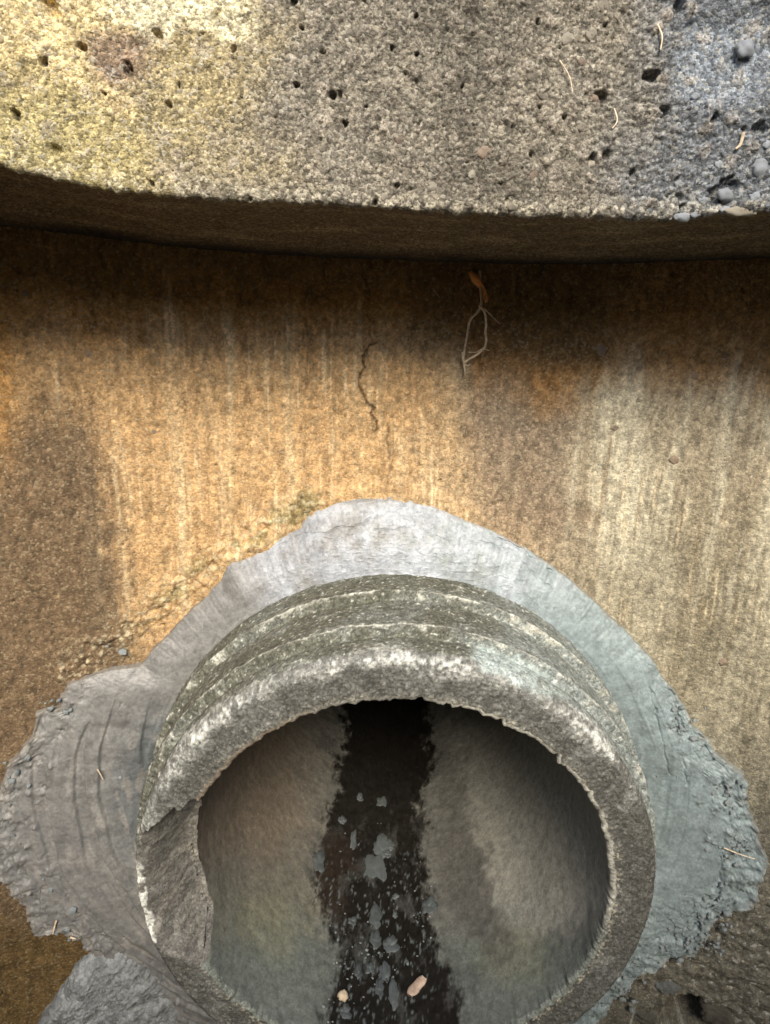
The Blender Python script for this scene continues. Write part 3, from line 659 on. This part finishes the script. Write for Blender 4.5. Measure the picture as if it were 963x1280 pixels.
for (a, b, ww, hh) in [(753, 437, 13, 13), (905, 827, 12, 11), (192, 540, 10, 10), (770, 535, 9, 8), (845, 575, 14, 12), (870, 470, 9, 8), (30, 368, 10, 9), (800, 460, 9, 9), (110, 442, 9, 8)]:
    pebble(wall, a, b, ww, hh, 0, M_STONE3, wall_y, .1)

def tube(name, pts, r0, r1, mat, parent=None, n=6, sub=6):
    P = np.array(pts, float); m = len(P)
    t = np.linspace(0, m - 1, (m - 1) * sub + 1); i = np.clip(t.astype(int), 0, m - 2); u = (t - i)[:, None]
    p0, p1, p2, p3 = P[np.maximum(i - 1, 0)], P[i], P[i + 1], P[np.minimum(i + 2, m - 1)]
    C = .5 * (2 * p1 + (p2 - p0) * u + (2 * p0 - 5 * p1 + 4 * p2 - p3) * u ** 2 + (3 * p1 - p0 - 3 * p2 + p3) * u ** 3)
    T = np.gradient(C, axis=0); T /= np.linalg.norm(T, axis=1)[:, None] + 1e-9
    a = np.cross(T, [0, 1, .1]); a /= np.linalg.norm(a, axis=1)[:, None] + 1e-9; b = np.cross(T, a)
    rr = np.linspace(r0, r1, len(C)) * (1 + .25 * noise(np.arange(len(C)) * .6, np.zeros(len(C)), hash(name) % 97 + m))
    th = np.linspace(0, 2 * np.pi, n, endpoint=False)
    V = C[:, None] + rr[:, None, None] * (np.cos(th)[None, :, None] * a[:, None] + np.sin(th)[None, :, None] * b[:, None])
    V = V.transpose(1, 0, 2)
    return link(name, mesh_np(name, V.reshape(-1, 3), grid_faces(n, len(C), wrap=True)), mat, parent)
def on_wall(px, py, off): return hit(px, py, lambda x: wall_y(x) - off)
# pale straw bits stuck to the ring
for pts, r in [([(822, 30), (828, 45), (826, 62)], .0007), ([(700, 75), (712, 95), (716, 115)], .0004), ([(930, 165), (926, 180), (920, 186)], .0012), ([(768, 135), (772, 150), (766, 160)], .0005)]:
    tube('straw', [hit(a, b, lambda x: lip_y(x) - .003) for a, b in pts], r, r * .6, M_ROOT, ring)

for pts, r in [([(122, 962), (126, 969), (129, 975)], .0009), ([(70, 1152), (68, 1160), (66, 1168)], .0011), ([(88, 1172), (95, 1174)], .0012), ([(905, 1060), (925, 1068), (944, 1074)], .0007)]:
    tube('straw', [on_wall(a, b, .016) for a, b in pts], r, r * .6, M_ROOT, mortar)
# ---- dried root hanging from the joint
root = empty('dried_root', on_wall(598, 350, .01), label='wispy dried root loop with an orange dead leaf hanging from the joint', cat='root')
tube('stem', [on_wall(*p) for p in [(600, 338, .012), (601, 360, .016), (602, 378, .02), (597, 390, .02), (588, 400, .018), (584, 420, .016), (581, 438, .014), (580, 452, .012), (582, 467, .01)]], .0013, .0009, M_ROOT, root)
tube('stem', [on_wall(*p) for p in [(599, 382, .02), (606, 390, .024), (608, 405, .025), (607, 415, .024), (608, 424, .02), (606, 434, .018), (598, 442, .014), (590, 447, .012), (581, 453, .012)]], .0011, .0011, M_ROOT, root)
tube('rootlet', [on_wall(*p) for p in [(606, 386, .02), (616, 396, .018), (625, 405, .01)]], .0004, .0002, M_ROOT, root)
tube('rootlet', [on_wall(*p) for p in [(578, 440, .013), (579, 450, .013), (584, 457, .012), (588, 455, .012)]], .0009, .0005, M_ROOT, root)
tube('rootlet', [on_wall(*p) for p in [(590, 385, .02), (588, 396, .018), (584, 404, .012)]], .0005, .0004, M_LEAF, root)
tube('rootlet', [on_wall(*p) for p in [(586, 440, .014), (596, 440, .014), (603, 436, .016), (612, 438, .012)]], .0006, .0003, M_ROOT, root)
tube('rootlet', [on_wall(*p) for p in [(541, 360, .004), (546, 367, .005), (550, 372, .004)]], .0004, .0003, M_ROOT, root)
LU, LV = np.meshgrid(np.linspace(0, 1, 14), np.linspace(-1, 1, 9), indexing='ij')
spine = np.array([on_wall(*p) for p in [(588, 346, .012), (596, 349, .018), (604, 355, .022), (608, 364, .022), (606, 376, .018)]])
sp = np.stack([np.interp(LU[:, 0] * 4, range(5), spine[:, k]) for k in range(3)], -1)
wd = .0085 * np.sin(np.pi * (LU * .86 + .1)) ** .7
lv = sp[:, None] + np.stack([-LV * wd * .5, np.abs(LV) ** 1.6 * wd * .8, LV * wd], -1)
lv[..., 1] += .0006 * noise(LU * 9, LV * 4, 9)
link('leaf', mesh_np('leaf', np.concatenate([lv.reshape(-1, 3), lv.reshape(-1, 3) + [0, .0004, 0]]), np.concatenate([grid_faces(14, 9), grid_faces(14, 9, flip=True) + 126])), M_LEAF, root)

# ---- things lying in the pipe
def lay(o, px, py, lift=0.0, spin=0.0, scale=(1, 1, 1), name=None):
    q = hit_bore(px, py, R_IN - lift); nrm = Vector((PX0 - q[0], 0, PZ0 - q[2])).normalized()
    along = Vector((0, 1, 0)); xax = along.cross(nrm)
    B = Matrix((xax, along, nrm)).transposed().to_4x4()
    o.matrix_world = Matrix.Translation(Vector(q)) @ B @ Matrix.Rotation(spin, 4, 'Z') @ Matrix.Diagonal((*scale, 1))
    return o
# wood chip
wv = []
for u in np.linspace(0, 1, 15):
    wv.append([(-.5 + u) * .024, 0, 0, .0042 * (math.sin(math.pi * (u * .84 + .1)) ** .5) * (1 + .12 * math.sin(u * 9))])
V = []
for (a, b, c, r) in wv:
    for th in np.linspace(0, 2 * math.pi, 10, endpoint=False):
        V.append((a + .0008 * math.cos(th * 2), 1.55 * r * math.cos(th), .0022 * math.sin(th) * (1 + .3 * math.cos(th)) + .0012 * math.sin(a * 150)))
V = np.array(V).reshape(15, 10, 3).transpose(1, 0, 2)
q = grid_faces(10, 15, wrap=True)
me = bpy.data.meshes.new('wood_chip')
caps = [[i * 15 for i in range(10)], [i * 15 + 14 for i in range(9, -1, -1)]]
me.from_pydata(V.reshape(-1, 3).tolist(), [], q.tolist() + caps); me.polygons.foreach_set('use_smooth', [True] * len(me.polygons))
chip = lay(link('wood_chip', me, M_WOOD), 521, 1233, .004, math.radians(42))
tag(chip, 'brown wood chip lying on the black silt at the pipe mouth', 'wood chip')
st = lay(link('small_stone', lump_mesh('small_stone', 77, I2, .35), plain('cream_stone', (.55, .45, .32), .6, 200, .3)), 429, 1245, .003, .4, (.006, .0055, .005))
tag(st, 'small cream coloured stone on the wet silt left of the wood chip', 'stone')
sh = lay(link('shell_flake', lump_mesh('shell_flake', 78, I1, .3), plain('white_flake', (.75, .72, .66), .5, 200, .1)), 524, 1241, .001, .9, (.0042, .0018, .0012))
tag(sh, 'tiny white flake under the edge of the brown wood chip', 'flake')
DROPS = [(478, 1060, 22, 26, 'largest upper mortar splash in the black streak'), (470, 1085, 26, 30, 'wide grey mortar splash just below the largest upper splash'), (488, 1058, 12, 12, 'small round mortar blob touching the upper splash on its right'),
         (484, 1069, 12, 8, 'flat mortar blob tucked under the right side of the upper splash'), (399, 1078, 16, 24, 'grey mortar splash on the left edge of the black streak'), (442, 1050, 8, 22, 'narrow mortar dribble high on the left of the black streak'),
         (428, 1026, 10, 9, 'small far mortar blob high at the left edge of the streak'), (450, 998, 9, 10, 'faint far mortar blob deep inside the pipe'), (478, 1003, 13, 12, 'far mortar blob deep inside the pipe right of its faint neighbour'),
         (470, 1148, 16, 26, 'oval mortar splash midway down the black streak'), (470, 1175, 14, 20, 'dull mortar splash below the oval midway splash'), (489, 1182, 18, 18, 'shiny mortar splash at the centre of the streak'),
         (537, 1132, 18, 18, 'bluish mortar blob on the right edge of the black streak'), (481, 1218, 13, 26, 'long mortar dribble above the pipe mouth left of the wood chip'), (448, 1215, 11, 18, 'small mortar blob above the cream stone'), (463, 1211, 10, 14, 'little mortar blob between the blob above the cream stone and the long dribble'),
         (492, 1245, 13, 32, 'glossy long mortar drip directly left of the wood chip'), (475, 1236, 11, 22, 'short mortar drip left of the glossy long drip'), (432, 1266, 14, 16, 'mortar blob beneath the cream stone'), (441, 1152, 13, 10, 'speckled mortar crust left of the oval splash'), (495, 1122, 8, 7, 'tiny round mortar dot right of the streak centre'), (494, 1145, 7, 7, 'tiny mortar dot right of the oval midway splash')]
dm = [lump_mesh('mortar_splash', 500 + i, I3, .62, 1.15, flat=.3) for i in range(7)]
for m_ in dm: m_.materials.append(M_DROP)
for i, (a, b, ww, hh, lab) in enumerate(DROPS):
    o = link('mortar_splash', dm[i % 7], None); q0 = hit_bore(a, b, R_IN); q1 = hit_bore(a, b + 1, R_IN); k = float(np.dot(q0, FWD)) / F / 2
    kl = np.linalg.norm(q1 - q0) / 2
    lay(o, a, b, .001, 0, (ww * k * 1.1, hh * kl * 1.05, .0035)); tag(o, lab, 'mortar splash', 'mortar splashes on the wet streak in the pipe')
# fine grit on the streak: one stuff object
def grit(name, pts, rmin, rmax, mat, **k):
    v0, f0 = I1[0], I1[1]; v0, f0 = ico(1)
    Vs, Fs, n = [], [], 0
    for q, nr in pts:
        r = rmin + (rmax - rmin) * random.random() ** 3
        s = np.array([random.uniform(.7, 1.4), random.uniform(.7, 1.4), random.uniform(.6, 1.1)]) * r
        Vs.append(v0 * s * (1 + .3 * rng.standard_normal((len(v0), 1)) * .6) + q); Fs.append(f0 + n); n += len(v0)
    return tag(link(name, mesh_np(name, np.concatenate(Vs), np.concatenate(Fs), smooth=False), mat), kind='stuff', **k)
CL = [(440, 1060, 8), (446, 1085, 10), (432, 1120, 10), (440, 1140, 11), (445, 1165, 12), (455, 1185, 14), (438, 1200, 12), (450, 1225, 16), (470, 1250, 22), (430, 1262, 18), (480, 1205, 12), (470, 1120, 14), (492, 1125, 6), (530, 1160, 6), (515, 1190, 18), (530, 1255, 24), (500, 1265, 26), (465, 1030, 18), (500, 1080, 18)]
pts = []
while len(pts) < 760:
    b = 1040 + 235 * random.random() ** .75; b, a = (lambda c: (min(1278, max(1030, c[1] + random.gauss(0, 17))), c[0] + random.gauss(0, c[2])))(random.choice(CL))
    le, re = (405, 545) if b < 1200 else (400, 580)
    if le < a < re: pts.append((hit_bore(a, b, R_IN - .0005), None))
grit('grit', pts[:640], .0004, .0019, plain('wet_grit', (.20, .225, .225), .3, 200, .3, spec=.6), label='fine wet grit scattered along the black streak in the pipe', cat='grit')
grit('white_grit', pts[640:], .0004, .0013, plain('pale_grit', (.45, .46, .44), .4, 200, .2, spec=.6), label='pale specks of grit scattered among the mortar splashes', cat='grit')

# ---- mortar lump low on the left, rubble in the hole low on the right
def slab(name, outline, thick, seed, mat, label, cat, tone, dep=0.0, rough=.004):
    P = np.array([hit(a, b, lambda x: wall_y(x) - dep) for a, b in outline]); c = P.mean(0)
    a = np.arctan2(P[:, 2] - c[2], P[:, 0] - c[0]) % (2 * np.pi); r = np.hypot(P[:, 2] - c[2], P[:, 0] - c[0]); o = np.argsort(a); a, r = a[o], r[o]
    a = np.concatenate([a - 2 * np.pi, a, a + 2 * np.pi]); r = np.concatenate([r] * 3)
    NA, NR = 260, 70; ph = np.linspace(0, 2 * np.pi, NA, endpoint=False); T, PH = np.meshgrid(np.linspace(0, 1, NR), ph)
    ro = np.interp(ph, a, r) + .007 * noise(ph * 5, ph * 0, seed) + .003 * noise(ph * 60, ph * 0, seed + 9) + .002 * noise(ph * 22, ph * 0, seed + 1)
    R = T * ro[:, None]; x, z = c[0] + R * np.cos(PH), c[2] + R * np.sin(PH)
    h = thick * np.sqrt(np.clip(1 - T ** 4, 0, 1)) + (rough * fbm(x * 40, z * 40, seed + 2) + rough * .35 * sum(sst(q_ - .01, q_ + .01, fbm(x * 48, z * 40, seed + 7, 5)) for q_ in (-.25, -.08, .1, .28)) + rough * .3 * fbm(x * 260, z * 260, seed + 3)) * sst(1, .85, T)
    y = wall_y(x) - dep - h + sst(.97, 1, T) * (dep + .012)
    C = np.zeros(x.shape + (3,), np.float32) + np.array(tone, np.float32); C *= (1 + .35 * fbm(x * 60, z * 60, seed + 4))[..., None]
    o = link(name, mesh_np(name, np.stack([x, y, z], -1).reshape(-1, 3), grid_faces(NA, NR, wrap=True, flip=True), C), mat)
    return tag(o, label, cat)
slab('mortar_lump', [(62, 1262), (82, 1235), (98, 1205), (118, 1188), (150, 1186), (190, 1205), (215, 1240), (235, 1290), (200, 1330), (90, 1330), (40, 1290)],   .016, 601, M_LUMP, 'rough grey mortar lump under the left end of the collar', 'mortar lump', (.25, .265, .27), .004, .0045)
rub = [(835, 1226, 34, 22, (.2, .215, .21)), (900, 1266, 50, 40, (.13, .12, .095)), (806, 1262, 44, 26, (.14, .14, .115))]
labs = ['grey broken mortar lump hanging over the dark hole at lower right', 'brown concrete rubble lump right of the dark hole', 'flat grey rubble lump left of the dark hole at the bottom']
for (a, b, ww, hh, cc), lb in zip(rub, labs):
    me = lump_mesh('rubble', a, I4, .3, 1.2); v = np.zeros(len(me.vertices) * 3, np.float32); me.vertices.foreach_get('co', v); v = v.reshape(-1, 3)
    n_ = np.linalg.norm(v, axis=1, keepdims=True); v *= 1 + (.10 * fbm(v[:, 0] * 7 + v[:, 1] * 3, v[:, 2] * 7 + v[:, 1] * 5, a) + .08 * fbm(v[:, 0] * 14 + v[:, 1] * 9, v[:, 2] * 14 + v[:, 1] * 9, a + 1))[:, None]
    me.vertices.foreach_set('co', v.ravel())
    at = me.attributes.new('tone', 'FLOAT_COLOR', 'POINT'); ca = np.ones((len(v), 4), np.float32); ca[:, :3] = np.array(cc) * (1 + .4 * fbm(v[:, 0] * 3, v[:, 2] * 3 + v[:, 1], 5))[:, None]; at.data.foreach_set('color', ca.ravel())
    q = on_wall(a, b, -.010); k = float(np.dot(q, FWD)) / F / 2
    o = link('rubble', me, M_WALL); o.location = q; o.scale = (ww * k, .015, hh * k); o.rotation_euler = (0, random.uniform(-.4, .4), 0); tag(o, lb, 'rubble', 'broken lumps around the hole at lower right')
# crumbs of mortar along the torn outer edge
cp = []
for _ in range(600):
    side = random.random()
    if side < .86:
        a, b = random.choice([(845, 905), (862, 960), (905, 990), (920, 1060), (890, 1130), (862, 1180), (800, 1190), (900, 1180), (850, 1150), (780, 1240)]); sx = 18
    else:
        a, b = random.choice([(60, 880), (20, 960), (12, 1030), (40, 1120), (80, 1165), (195, 960), (150, 830)]); sx = 16
    a += random.gauss(0, sx * .8); b += random.gauss(0, sx * .8)
    cp.append((on_wall(a, b, .013 if side < .86 else .012), None))
grit('mortar_crumbs', cp, .0005, .0038, M_CRUMB, label='loose grey mortar crumbs stuck along the torn edges of the collar', cat='mortar crumbs')
